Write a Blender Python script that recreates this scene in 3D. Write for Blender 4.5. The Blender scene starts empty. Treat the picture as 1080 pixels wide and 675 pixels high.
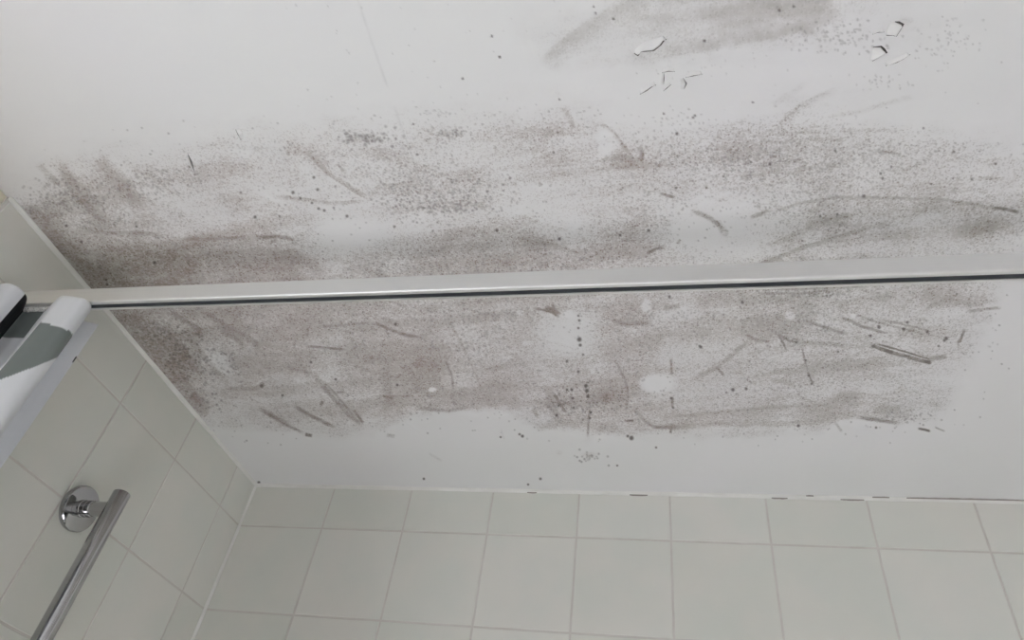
import bpy, bmesh, math, random
import numpy as np
from mathutils import Matrix, Vector

# ------------------------------------------------------------------ scene, camera, light
scene = bpy.context.scene
col = scene.collection
H = 2.30                       # ceiling height; the left/back/ceiling corner is (0, 0, H)
ROOM_X, ROOM_Y = 1.80, 2.60    # room size from that corner (+x right, -y towards the viewer)
FPX = 738.8                    # focal length in pixels of the 1080 x 675 frame
CAM = np.array([0.76253, -1.06903, H - 0.59546])
M = np.array([[0.97667949, 0.03040676, 0.21253845],
              [0.17636901, -0.6781457, -0.71345104],
              [0.1224383, 0.73429819, -0.66769381]])


def hit(px, py, axis, value):
    """where the sight line of a photo pixel meets the plane axis = value (metres)"""
    d = M @ np.array([(px - 540) / FPX, -(py - 337.5) / FPX, -1.0])
    return CAM + (value - CAM[axis]) / d[axis] * d


def on_ceiling(px, py):
    return hit(px, py, 2, H)


cam_data = bpy.data.cameras.new('camera')
cam_data.sensor_width = 36
cam_data.lens = FPX / 1080 * 36
cam_data.clip_start = 0.01
cam = bpy.data.objects.new('camera', cam_data)
col.objects.link(cam)
mw = Matrix([list(M[i]) + [CAM[i]] for i in range(3)] + [[0, 0, 0, 1]])
cam.matrix_world = mw
scene.camera = cam

world = bpy.data.worlds.new('world')
scene.world = world
world.use_nodes = True
world.node_tree.nodes['Background'].inputs[0].default_value = (0.75, 0.85, 1.0, 1)
world.node_tree.nodes['Background'].inputs[1].default_value = 0.3

WIN_Y0, WIN_Y1, WIN_Z0, WIN_Z1 = -1.75, -0.92, 0.85, 2.02   # open casement in the left wall, behind the viewer
ld = bpy.data.lights.new('window_daylight', 'AREA')
ld.shape = 'RECTANGLE'
ld.size, ld.size_y = WIN_Z1 - WIN_Z0 - 0.08, WIN_Y1 - WIN_Y0 - 0.08
ld.energy = 13
ld.color = (0.89, 0.925, 1.0)
lo = bpy.data.objects.new('window_daylight', ld)
col.objects.link(lo)
lo.location = (-0.03, (WIN_Y0 + WIN_Y1) / 2, (WIN_Z0 + WIN_Z1) / 2)
lo.rotation_euler = (0, -math.pi / 2, 0)
sd = bpy.data.lights.new('sun', 'SUN')
sd.energy = 130
sd.angle = math.radians(1.0)
sd.color = (0.955, 0.93, 1.0)
so = bpy.data.objects.new('sun', sd)
col.objects.link(so)
so.location = (-5, -1.7, 8)
so.rotation_euler = (0, math.radians(-32), 0)      # high sun through the window on to the floor

vs = scene.view_settings
vs.view_transform = 'Standard'
vs.look = 'None'
vs.exposure = -0.80
vs.gamma = 1.0
vs.use_curve_mapping = False
scene.cycles.use_denoising = True
scene.cycles.max_bounces = 10
scene.cycles.diffuse_bounces = 6

# ------------------------------------------------------------------ helpers
rng = np.random.default_rng(7)
random.seed(7)


def srgb(r, g, b):
    f = lambda c: (c / 255 / 12.92) if c <= 10 else ((c / 255 + 0.055) / 1.055) ** 2.4
    return (f(r), f(g), f(b), 1)


def material(name, color, rough=0.5, metal=0.0, spec=0.5):
    m = bpy.data.materials.new(name)
    m.use_nodes = True
    b = m.node_tree.nodes['Principled BSDF']
    b.inputs['Base Color'].default_value = color
    b.inputs['Roughness'].default_value = rough
    b.inputs['Metallic'].default_value = metal
    b.inputs['Specular IOR Level'].default_value = spec
    return m


def nodes_of(m):
    return m.node_tree.nodes, m.node_tree.links, m.node_tree.nodes['Principled BSDF']


def math_node(nt, op, a, b=None, clamp=False):
    n = nt.nodes.new('ShaderNodeMath')
    n.operation = op
    n.use_clamp = clamp
    for i, v in enumerate((a, b)):
        if v is None:
            continue
        if isinstance(v, (int, float)):
            n.inputs[i].default_value = v
        else:
            nt.links.new(v, n.inputs[i])
    return n.outputs[0]


def mix_col(nt, fac, a, b, blend='MIX'):
    n = nt.nodes.new('ShaderNodeMix')
    n.data_type = 'RGBA'
    n.blend_type = blend
    for sock, v in ((n.inputs[0], fac), (n.inputs[6], a), (n.inputs[7], b)):
        if isinstance(v, (int, float)):
            sock.default_value = v
        elif isinstance(v, tuple):
            sock.default_value = v
        else:
            nt.links.new(v, sock)
    return n.outputs[2]


def noise(nt, vec, scale, detail=3, rough=0.55, dist=0.0):
    n = nt.nodes.new('ShaderNodeTexNoise')
    n.inputs['Scale'].default_value = scale
    n.inputs['Detail'].default_value = detail
    n.inputs['Roughness'].default_value = rough
    n.inputs['Distortion'].default_value = dist
    nt.links.new(vec, n.inputs['Vector'])
    return n.outputs['Fac']


def ramp(nt, v, lo_, hi_, out0=0.0, out1=1.0, smooth=True):
    n = nt.nodes.new('ShaderNodeMapRange')
    n.interpolation_type = 'SMOOTHSTEP' if smooth else 'LINEAR'
    for i, x in enumerate((lo_, hi_, out0, out1)):
        if isinstance(x, (int, float)):
            n.inputs[i + 1].default_value = x
        else:
            nt.links.new(x, n.inputs[i + 1])
    nt.links.new(v, n.inputs[0])
    return n.outputs[0]


def tag(o, label=None, category=None, group=None, kind=None):
    for k, v in (('label', label), ('category', category), ('group', group), ('kind', kind)):
        if v:
            o[k] = v
    return o


def mesh_obj(name, verts, faces, mat, parent=None, smooth=False):
    me = bpy.data.meshes.new(name)
    me.from_pydata([tuple(v) for v in verts], [], faces)
    me.update()
    if mat:
        me.materials.append(mat)
    if smooth:
        for p in me.polygons:
            p.use_smooth = True
    return link(name, me, parent)


def link(name, me, parent=None):
    o = bpy.data.objects.new(name, me)
    col.objects.link(o)
    if parent:
        o.parent = parent
        o.matrix_parent_inverse = Matrix.Identity(4)
    return o


def bm_obj(name, bm, mat, parent=None, smooth=False):
    me = bpy.data.meshes.new(name)
    bmesh.ops.recalc_face_normals(bm, faces=bm.faces)
    bm.to_mesh(me)
    bm.free()
    if mat:
        me.materials.append(mat)
    if smooth:
        for p in me.polygons:
            p.use_smooth = True
    return link(name, me, parent)


def empty(name, loc):
    o = bpy.data.objects.new(name, None)
    o.location = loc
    col.objects.link(o)
    return o


def add_box(bm, lo_, hi_):
    vs_ = [bm.verts.new((x, y, z)) for x in (lo_[0], hi_[0]) for y in (lo_[1], hi_[1]) for z in (lo_[2], hi_[2])]
    for f in ((0, 1, 3, 2), (4, 6, 7, 5), (0, 4, 5, 1), (2, 3, 7, 6), (0, 2, 6, 4), (1, 5, 7, 3)):
        bm.faces.new([vs_[i] for i in f])


def box(name, lo_, hi_, mat, parent=None):
    bm = bmesh.new()
    add_box(bm, lo_, hi_)
    return bm_obj(name, bm, mat, parent)


def lathe(bm, profile, axis, origin, seg=48):
    """profile = [(distance along axis, radius)...]; closed at radius 0"""
    ax = Vector(axis).normalized()
    a = Vector((0, 0, 1)) if abs(ax.z) < 0.9 else Vector((0, 1, 0))
    e1 = ax.cross(a).normalized()
    e2 = ax.cross(e1)
    o = Vector(origin)
    rings = []
    for d, r in profile:
        if r <= 1e-9:
            rings.append([bm.verts.new(o + ax * d)])
        else:
            rings.append([bm.verts.new(o + ax * d + (e1 * math.cos(t) + e2 * math.sin(t)) * r)
                          for t in [2 * math.pi * k / seg for k in range(seg)]])
    for A, B in zip(rings, rings[1:]):
        for k in range(seg):
            k2 = (k + 1) % seg
            if len(A) == 1 and len(B) > 1:
                bm.faces.new((A[0], B[k], B[k2]))
            elif len(B) == 1 and len(A) > 1:
                bm.faces.new((A[k], A[k2], B[0]))
            elif len(A) > 1:
                bm.faces.new((A[k], A[k2], B[k2], B[k]))


def auto_smooth(o, deg=35):
    me = o.data
    for p in me.polygons:
        p.use_smooth = True
    bm = bmesh.new()
    bm.from_mesh(me)
    for e in bm.edges:
        e.smooth = not (len(e.link_faces) == 2 and e.calc_face_angle(0) > math.radians(deg))
    bm.to_mesh(me)
    bm.free()


def lathe_obj(name, prof, axis, origin, mat, parent, deg=35, seg=48):
    bm = bmesh.new()
    lathe(bm, prof, axis, origin, seg)
    o = bm_obj(name, bm, mat, parent)
    auto_smooth(o, deg)
    return o


# ------------------------------------------------------------------ materials
def tile_material():
    m = material('glazed_tile', srgb(226, 226, 219), 0.42, spec=0.4)
    n, l, b = nodes_of(m)
    nt = m.node_tree
    geo = n.new('ShaderNodeNewGeometry')
    info = n.new('ShaderNodeObjectInfo')
    c = noise(nt, geo.outputs['Position'], 9, 2)
    c2 = mix_col(nt, ramp(nt, c, 0.35, 0.65), srgb(221, 223, 216), srgb(226, 225, 218))
    hue = mix_col(nt, info.outputs['Random'], srgb(255, 255, 255), srgb(248, 249, 247))
    l.new(mix_col(nt, 1.0, c2, hue, 'MULTIPLY'), b.inputs['Base Color'])
    bump = n.new('ShaderNodeBump')
    bump.inputs['Strength'].default_value = 0.06
    bump.inputs['Distance'].default_value = 0.002
    l.new(noise(nt, geo.outputs['Position'], 28, 2), bump.inputs['Height'])
    l.new(bump.outputs[0], b.inputs['Normal'])
    return m


def plain_noise_material(name, c1, c2, scale, rough, bump_strength=0.0, bump_scale=300):
    m = material(name, c1, rough, spec=0.3)
    n, l, b = nodes_of(m)
    nt = m.node_tree
    geo = n.new('ShaderNodeNewGeometry')
    l.new(mix_col(nt, ramp(nt, noise(nt, geo.outputs['Position'], scale, 4), 0.3, 0.7), c1, c2), b.inputs['Base Color'])
    if bump_strength:
        bump = n.new('ShaderNodeBump')
        bump.inputs['Strength'].default_value = bump_strength
        bump.inputs['Distance'].default_value = 0.001
        l.new(noise(nt, geo.outputs['Position'], bump_scale, 2), bump.inputs['Height'])
        l.new(bump.outputs[0], b.inputs['Normal'])
    return m


M_TILE = tile_material()
M_GROUT = plain_noise_material('grout', srgb(206, 202, 195), srgb(214, 211, 205), 22, 0.85)
M_CAULK = plain_noise_material('sealant', srgb(240, 240, 236), srgb(230, 230, 225), 14, 0.5)
M_PLASTER = plain_noise_material('cream_plaster', srgb(232, 226, 208), srgb(224, 216, 196), 12, 0.8, 0.2, 200)
M_WALLPAINT = plain_noise_material('wall_paint', srgb(236, 235, 233), srgb(230, 229, 227), 6, 0.7, 0.1, 200)
M_FLOOR = plain_noise_material('floor_vinyl', srgb(222, 222, 222), srgb(214, 214, 214), 5, 0.5)
M_CHROME = material('chrome', (0.44, 0.44, 0.445, 1), 0.09, 1.0)
M_DARK = material('slot_dark', srgb(44, 47, 50), 0.6, spec=0.2)
M_GAP = material('mould_black', srgb(150, 146, 140), 0.9, spec=0.1)
M_CRACK_SHADE = material('crack_shaded', srgb(78, 75, 72), 0.9, spec=0.1)  # crack colour, darkened to stand in for shadow under the lifted edge
M_WHITE = material('white_frame', srgb(235, 235, 232), 0.4)
M_PAINTFLAKE = plain_noise_material('paint_flake', srgb(232, 232, 230), srgb(224, 224, 222), 40, 0.6)


def aluminium():
    m = material('satin_aluminium', (0.80, 0.80, 0.79, 1), 0.5, 0.95)
    n, l, b = nodes_of(m)
    nt = m.node_tree
    tc = n.new('ShaderNodeTexCoord')
    mp = n.new('ShaderNodeMapping')
    mp.inputs['Scale'].default_value = (2, 900, 900)
    l.new(tc.outputs['Object'], mp.inputs['Vector'])
    g = noise(nt, mp.outputs[0], 1.0, 2)
    l.new(ramp(nt, g, 0.3, 0.7, 0.46, 0.56), b.inputs['Roughness'])
    return m


M_ALU = aluminium()

# ------------------------------------------------------------------ the mould on the ceiling, traced from the photograph
XS = np.concatenate([np.arange(0, 1.300, 0.00125), np.linspace(1.30, ROOM_X, 12)])
YS = np.concatenate([np.linspace(-ROOM_Y, -0.93, 30)[:-1], np.arange(-0.93, -0.008, 0.00125), np.linspace(-0.008, 0, 4)])
GX, GY = np.meshgrid(XS, YS)
P = np.stack([GX - CAM[0], GY - CAM[1], np.full_like(GX, H - CAM[2])], -1) @ M
DEP = np.maximum(-P[..., 2], 0.05)
U = 540 + FPX * P[..., 0] / DEP         # photo pixel that each ceiling point was traced from
V = 337.5 - FPX * P[..., 1] / DEP
ok = -P[..., 2] > 0.12
U = np.where(ok, U, -9999.0)
V = np.where(ok, V, -9999.0)


def vnoise(x, y, seed):
    """smooth value noise in [0, 1]"""
    r = np.random.default_rng(seed).random((64, 64))
    xi, yi = np.floor(x).astype(int), np.floor(y).astype(int)
    fx, fy = x - xi, y - yi
    fx, fy = fx * fx * (3 - 2 * fx), fy * fy * (3 - 2 * fy)
    g = lambda a, b_: r[a % 64, b_ % 64]
    return (g(xi, yi) * (1 - fx) + g(xi + 1, yi) * fx) * (1 - fy) + (g(xi, yi + 1) * (1 - fx) + g(xi + 1, yi + 1) * fx) * fy


def fbm(x, y, seed, octs=4):
    s, a, t = 0, 1.0, 0
    for k in range(octs):
        s = s + a * vnoise(x * 2 ** k, y * 2 ** k, seed + k)
        t += a
        a *= 0.55
    return s / t


def smooth(x, a, b):
    t = np.clip((x - a) / (b - a), 0, 1)
    return t * t * (3 - 2 * t)


#       x = 0   60  120  180  240  300  360  420  480  540  600  660  720  780  840  900  960 1020 1080
FILM = {
    -20: [0, 0, 0, 0, 0, 0, 0, 0, 0, 0, 0, 2.0, 3, 4, 4, .8, .3, 0, 0],
    0:   [0, 0, 0, 0, 0, 0, 0, 0, 0, 0, .3, 1.9, 3.2, 5, 5, 1, .5, 0, 0],
    20:  [0, 0, 0, 0, 0, 0, 0, 0, 0, 0, 1.1, 1.7, 3.1, 5, 4, 1, .7, .2, 0],
    40:  [0, 0, 0, 0, 0, 0, 0, 0, 0, 0, 1.2, 1.7, 2.7, 2.9, 1.2, .8, .6, 0, 0],
    60:  [0, 0, 0, 0, 0, 0, 0, 0, 0, 0, .8, 1.4, 1.1, .4, .2, .3, .2, 0, 0],
    80:  [0, 0, 0, 0, 0, 0, 0, 0, 0, 0, 0, .2, .2, 0, 0, .1, .1, 0, 0],
    100: [0, 0, 0, 0, 0, 0, 0, .1, .3, .5, .3, .1, .1, .1, .6, .5, .3, 0, 0],
    120: [0, 0, 0, 0, .1, .2, .4, .6, 1.2, 1.9, 2.0, .5, .4, .7, 1.3, .8, .4, .1, 0],
    140: [0, 0, .2, .4, .8, 1.5, 2.3, 1.5, 2.1, 2.8, 3, 1.5, 1.4, 2.3, 2.5, 1.7, 1.4, .8, .4],
    160: [0, .3, 1.2, 1.5, 1.8, 2.5, 2.6, 2.4, 2.7, 3, 3, 2.8, 2.4, 3.5, 3.1, 2.6, 2.4, 2, 1.2],
    180: [0, 1.8, 2.8, 2.2, 2.6, 2.8, 2.6, 2.7, 2.6, 2.6, 2.6, 3.9, 3.5, 4, 3.7, 3.3, 3.1, 2.9, 2],
    200: [.5, 3.0, 3.2, 3, 3.1, 2.1, 1.7, 2.7, 2.6, 2.2, 2.3, 3, 2.8, 3.2, 3.8, 3.5, 3.3, 3.1, 2.5],
    220: [3, 4.5, 3.4, 3.2, 3.6, 3, 1.6, 2.5, 2.6, 2.1, 2.3, 3, 1.8, 2.2, 3.5, 3.5, 3.5, 3.4, 3],
    240: [5, 6, 4.8, 3.6, 3.9, 3.5, 1.3, 2.5, 3, 3, 2.6, 3, 1.7, 1.2, 3.2, 3.7, 3.6, 4, 3.8],
    260: [6, 7, 7, 5.8, 4.6, 4, 1.7, 3, 4, 4, 3.5, 4, 2.5, 1.5, 3.2, 4, 3.9, 4.1, 2.6],
    280: [6, 7, 7.4, 6.6, 5.1, 5, 3, 3.5, 4.5, 4.5, 4, 4.5, 3, 2.5, 3.6, 3.8, 3.1, 2.6, 1.7],
    300: [6, 7, 7.4, 6.5, 5.5, 5, 4, 4.5, 4.5, 4.5, 4, 4.5, 3.5, 3.2, 4.2, 4.2, 3.5, 2.6, .6],
    320: [6, 7, 7.4, 6.2, 5.6, 5, 4.5, 4.8, 4.6, 4.5, 4, 4.5, 3.4, 3.5, 4.4, 4.3, 4, 3.4, .2],
    340: [6, 7, 7.2, 6.4, 5.2, 5, 4.6, 4.9, 4.7, 4.2, 2.7, 3.9, 3.6, 3.9, 4.5, 4.2, 3.9, 2.9, 0],
    360: [6, 6, 6.6, 6.0, 4.2, 4.5, 4.5, 4.9, 4.5, 4.0, 2.2, 4.0, 3.7, 4.0, 4.4, 4, 3.8, 2.6, 0],
    380: [6, 6, 6, 6.0, 3.9, 4.2, 4.4, 5.3, 4.7, 4.0, 2.8, 4.2, 3.9, 4.0, 4.3, 3.8, 3.5, 1.6, 0],
    400: [5, 5, 5, 5.6, 3.6, 3.9, 4.1, 5.3, 4.7, 4.2, 4.4, 4.6, 3.6, 4.0, 4.0, 3.7, 3.1, .9, 0],
    420: [4, 4, 4, 4.8, 3.2, 3.6, 4.0, 4.6, 4.4, 4.0, 4.8, 4.8, 3.6, 4.0, 4.0, 4.2, 3.5, .5, 0],
    440: [3, 3, 3, 3.4, 2.4, 2.7, 3.2, 2.4, 1.6, 2.4, 4.2, 3.8, 3.2, 3.8, 3.9, 3.2, 3.0, .3, 0],
    460: [1, 1, 1, 1, 1.6, 1.4, 1.5, .8, .4, .7, 1.6, 1.0, 1.2, 1.8, 1.8, .3, .6, .1, 0],
    480: [0, 0, 0, 0, .6, .3, .2, .2, .1, .2, .9, .4, .2, .2, .1, .1, 0, 0, 0],
    500: [0] * 19,
    540: [0] * 19,
}
rows = sorted(FILM)
tab = np.array([FILM[r] for r in rows], float)


def lookup(u, v):
    rr = np.interp(v, rows, np.arange(len(rows)))
    cc = np.clip(u / 60.0, 0, 18)
    r0 = np.clip(np.floor(rr).astype(int), 0, len(rows) - 2)
    c0 = np.clip(np.floor(cc).astype(int), 0, 17)
    fr, fc = rr - r0, cc - c0
    fr, fc = fr * fr * (3 - 2 * fr), fc * fc * (3 - 2 * fc)
    return (tab[r0, c0] * (1 - fc) + tab[r0, c0 + 1] * fc) * (1 - fr) + (tab[r0 + 1, c0] * (1 - fc) + tab[r0 + 1, c0 + 1] * fc) * fr


# warp the traced patches so that their outlines are ragged
du = (fbm(U / 60, V / 40, 11) - 0.5) * 46 + (fbm(U / 14, V / 9, 21, 3) - 0.5) * 16
dv = (fbm(U / 60, V / 40, 31) - 0.5) * 26 + (fbm(U / 14, V / 9, 41, 3) - 0.5) * 12
film = lookup(U + du, V + dv)

# sharper outline where the mould stops above the back wall and at the right
edge_x = [-50, 200, 240, 300, 330, 352, 395, 412, 430, 470, 500, 525, 545, 570, 640, 680, 720, 770, 868, 884, 905, 960, 985, 1000, 1022, 1045, 1056, 1064, 1090]
edge_y = [470, 452, 452, 455, 460, 462, 460, 448, 440, 433, 431, 433, 444, 452, 456, 462, 459, 461, 460, 444, 441, 449, 452, 425, 385, 345, 318, 290, 240]
lim = np.interp(U, edge_x, edge_y)
ew = 5 + 26 * smooth(U, 975, 1010)
film *= 1 - 0.82 * smooth((V + dv * 0.55 + du * 0.9 * smooth(U, 960, 1000) - lim) / ew, -1, 1)
speck_area = np.clip(film / 3.0, 0, 1)

# wiping marks: broad soft bands along the wall and curved strokes
ang = U * 0.92 + V * 0.12
band = fbm(U / 150 + 5, (V + 0.10 * U) / 11 + 2, 51, 3)
film *= 0.78 + 0.44 * smooth(band, 0.25, 0.75)
patch = fbm(U / 38, V / 26, 61, 4)
film *= 0.88 + 0.52 * smooth(patch, 0.25, 0.75)


def window_of(pts, pad):
    """index slices of the ceiling grid round a few photo pixels"""
    q = np.array([on_ceiling(a + i, b + j)[:2] for a, b in pts for i in (-pad, pad) for j in (-pad, pad)])
    x0, x1 = np.searchsorted(XS, [q[:, 0].min(), q[:, 0].max()])
    y0, y1 = np.searchsorted(YS, [q[:, 1].min(), q[:, 1].max()])
    return slice(max(y0 - 1, 0), y1 + 1), slice(max(x0 - 1, 0), x1 + 1)


def seg_dist(u, v, pts):
    """distance to a polyline and the 0..1 position along it"""
    L = [math.dist(a, b) for a, b in zip(pts, pts[1:])]
    tot, run = max(sum(L), 1e-6), 0
    best = np.full(u.shape, 1e9)
    pos = np.zeros(u.shape)
    side = np.zeros(u.shape)
    for (a, b), l_ in zip(zip(pts, pts[1:]), L):
        ex, ey = b[0] - a[0], b[1] - a[1]
        t = np.clip(((u - a[0]) * ex + (v - a[1]) * ey) / max(l_ * l_, 1e-6), 0, 1)
        qx, qy = u - a[0] - t * ex, v - a[1] - t * ey
        d = np.hypot(qx, qy)
        m_ = d < best
        best = np.where(m_, d, best)
        pos = np.where(m_, (run + t * l_) / tot, pos)
        side = np.where(m_, np.sign(ex * qy - ey * qx), side)
        run += l_
    return best, pos, side


def stroke(target, pts, width, amount, soft=0.7, taper=True, one_sided=0, rough=0.35, gain=1.5, mark_it=True):
    """a smear along a polyline; one_sided keeps it sharp on one side and fading on the other"""
    s = window_of(pts, width * 2.2 + 4)
    u, v = U[s] + du[s] * 0.06, V[s] + dv[s] * 0.10
    d, t, side = seg_dist(u, v, pts)
    if one_sided:
        w = np.where(side * one_sided > 0, width, width * 0.18 + 0.6)
    else:
        w = width
    k = 1 - smooth(d / w, 1 - soft, 1.0)
    if taper:
        k = k * smooth(t, -0.02, 0.14) * (1 - smooth(t, 0.80, 1.02))
    if rough:
        k = k * (1 - rough + 2 * rough * fbm(u / 7, v / 5, 71, 2))
    target[s] += amount * gain * k
    if mark_it and amount > 1.5 and width <= 6:      # distinct scrapes, finger marks and the ridge's painted shadow
        depth = min(amount / 6, 1) * (0.66 if width <= 2.6 else 0.40 if width <= 4.3 else 0.20)
        brk = 0.35 + 0.95 * smooth(fbm(u / 5.5 + 3, v / 4.5, 83, 2), 0.28, 0.62)       # dragged, broken marks
        mark[s] = np.maximum(mark[s], depth * np.clip(brk, 0, 1.15) * k)


mark = np.zeros_like(U)


def ellipse(target, cx, cy, rx, ry, amount, rot=0.0, soft=0.5, mult=False, wob=0.5):
    s = window_of([(cx, cy)], max(rx, ry) * 1.35 + 3)
    u, v = U[s] - cx + du[s] * 0.2 * wob, V[s] - cy + dv[s] * 0.3 * wob
    c, sn = math.cos(rot), math.sin(rot)
    d = np.hypot((u * c + v * sn) / rx, (-u * sn + v * c) / ry)
    k = 1 - smooth(d, 1 - soft, 1.0)
    if mult:
        target[s] *= 1 - amount * k
    else:
        target[s] += amount * k


# pale patches wiped nearly clean (x, y, rx, ry, amount, rotation)
for a in [(372, 245, 58, 25, .55, .1), (762, 212, 44, 26, .6, .1), (742, 243, 52, 24, .6, -.2), (596, 236, 48, 26, .5, .1), (640, 150, 18, 26, .75, 0),
          (232, 385, 32, 17, .55, .7), (596, 352, 42, 28, .5, .1), (160, 205, 30, 18, .4, .6), (122, 178, 26, 15, .5, .5),
          (715, 330, 40, 16, .4, 0), (545, 215, 40, 20, .3, 0), (335, 180, 30, 10, .5, .3), (300, 205, 44, 14, .45, .1), (205, 222, 60, 18, .3, .2),
          (975, 285, 80, 10, .45, 0), (1000, 330, 40, 10, .3, 0), (450, 236, 50, 18, .3, 0), (840, 455, 14, 4, .4, 0), (905, 447, 24, 6, .7, .1)]:
    ellipse(film, a[0], a[1], a[2], a[3], a[4], a[5], 0.7, True)

# darker stains
for a in [(445, 395, 34, 24, 2.0, 0), (190, 275, 30, 18, 1.6, .3), (120, 255, 44, 20, 1.4, .5), (385, 144, 26, 8, 1.6, 0), (480, 141, 14, 5, 1.3, 0),
          (657, 172, 21, 10, 2.2, 0), (892, 418, 26, 8, 2.4, -.2), (938, 431, 22, 7, 2.2, -.1), (990, 315, 28, 9, 1.8, .1), (1040, 240, 34, 9, 2.0, -.2),
          (955, 22, 10, 6, 1.4, 0), (957, 103, 9, 4, 1.3, 0), (871, 111, 4, 4, 1.3, 0), (850, 203, 3.5, 3, 2.5, 0), (640, 415, 22, 14, 1.5, 0),
          (255, 178, 26, 18, .8, .2), (300, 285, 30, 16, 1.0, 0), (580, 165, 34, 16, .7, 0), (520, 265, 40, 18, .8, 0), (655, 265, 36, 20, .8, 0),
          (820, 12, 60, 13, 1.2, -.25), (745, 36, 60, 10, .8, -.2), (60, 235, 22, 10, 1.0, .8), (860, 448, 24, 8, 1.0, 0), (1000, 165, 40, 12, .6, 0),
          (600, 420, 30, 18, .8, .2), (205, 350, 12, 7, 1.8, .3), (770, 440, 40, 10, .5, 0), (415, 345, 40, 18, .6, 0), (622, 480, 13, 5, 2.2, 0),
          (590, 477, 6, 4, 1.2, 0), (600, 332, 9, 6, .6, 0)]:
    ellipse(film, a[0], a[1], a[2], a[3], a[4], a[5], 0.8)

S = stroke
# big curved smear at the top, sharp on its outer side
S(film, [(568, 68), (590, 46), (616, 26), (648, 8), (690, -8)], 26, 1.7, 0.95, True, 1, .2)
S(film, [(650, 66), (720, 52), (790, 40), (850, 28), (905, 8)], 12, 0.9, 0.95, True, 0, .2)
S(film, [(700, 60), (760, 50), (820, 38), (866, 26)], 16, 0.9, 0.95, True, -1, .2)
S(film, [(816, 136), (842, 112), (866, 99), (884, 92)], 9, 1.6, 0.9, True, 1, .2)
S(film, [(812, 112), (836, 98), (852, 86)], 5, .8, 0.9)
S(film, [(868, 124), (910, 117), (960, 102)], 4, 1.2, 0.9)
S(film, [(800, 142), (850, 140), (900, 138), (960, 138)], 4, .9, 0.9)
S(film, [(800, 152), (840, 149), (900, 147)], 3, .8, 0.9)
# wipe edges above the rail
S(film, [(322, 160), (345, 183), (370, 200), (392, 212)], 6, 2.2, 0.9, True, -1)
S(film, [(356, 172), (364, 182)], 2, 2.2)
S(film, [(286, 205), (320, 209), (350, 213), (392, 211)], 5, 1.8, 0.9, True, 1)
S(film, [(300, 150), (330, 165), (350, 190)], 16, 1.2, 0.95)
S(film, [(380, 155), (420, 168), (470, 188), (520, 190)], 12, 1.0, 0.95)
S(film, [(268, 250), (292, 250), (308, 252), (311, 258)], 2.6, 3.2, 0.8)
S(film, [(188, 252), (220, 252), (262, 250)], 3, 2.6, 0.9)
S(film, [(190, 250), (240, 247), (300, 250)], 8, 1.0, 0.9)
S(film, [(280, 264), (312, 268), (330, 280), (345, 292)], 10, 1.6, 0.95)
S(film, [(80, 238), (115, 245), (150, 244), (180, 248)], 6, 1.8, 0.9, True, 1)
S(film, [(60, 170), (80, 200), (100, 225), (118, 240)], 11, 2.6, 0.95)
S(film, [(100, 165), (130, 195), (154, 222)], 13, 2.2, 0.95)
S(film, [(40, 172), (62, 195)], 6, 1.9, 0.9)
S(film, [(118, 200), (165, 215), (200, 232)], 10, .9, 0.95)
S(film, [(140, 240), (160, 285), (175, 298)], 9, 1.0, 0.95)
S(film, [(112, 290), (150, 270), (190, 262), (230, 250)], 4, 1.4, 0.9)
S(film, [(36, 222), (60, 250), (92, 285), (120, 318), (150, 356), (185, 398), (215, 432)], 10, 2.0, 0.9, False)
S(film, [(594, 112), (602, 128), (606, 138)], 5, 1.8, 0.9)
S(film, [(632, 128), (648, 138), (656, 150), (664, 160), (670, 170)], 5, 2.0, 0.9, True, 1)
S(film, [(634, 170), (645, 165), (660, 166), (672, 174)], 4, 1.8, 0.9)
S(film, [(674, 154), (677, 160), (676, 172)], 3.5, 2.6, 0.8)
S(film, [(696, 203), (704, 206), (712, 208)], 2.2, 3.5, 0.7)
S(film, [(728, 221), (742, 226), (752, 232), (760, 240), (764, 250)], 4, 2.8, 0.9)
S(film, [(756, 232), (766, 244), (765, 252)], 4, 1.6, 0.9)
S(film, [(682, 268), (692, 263), (702, 260)], 2.4, 3.4, 0.8)
S(film, [(715, 258), (718, 252)], 2, 2.0)
S(film, [(765, 290), (800, 278), (840, 262), (880, 250), (930, 236)], 5, 2.2, 0.9, True, 1)
S(film, [(800, 262), (830, 252), (870, 234), (900, 238), (950, 236)], 5, 1.2, 0.9)
S(film, [(812, 224), (850, 213), (890, 207), (940, 208), (990, 210), (1030, 215), (1060, 222)], 3.5, 2.0, 0.9, True, 1)
S(film, [(1046, 219), (1062, 221), (1077, 224)], 2.2, 4.2, 0.8)
S(film, [(1000, 250), (1030, 244), (1058, 234)], 9, 1.2, 0.9)
S(film, [(925, 160), (950, 162)], 1.6, 2.4)
S(film, [(1030, 188), (1058, 189)], 3, 1.2)
S(film, [(540, 250), (580, 258), (620, 268)], 4, 1.0, 0.9)
S(film, [(540, 225), (580, 238), (610, 246)], 3, .8, 0.9)
S(film, [(568, 193), (572, 196)], 2.4, 3.0)
S(film, [(790, 230), (812, 222)], 3, 2.0)
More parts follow.
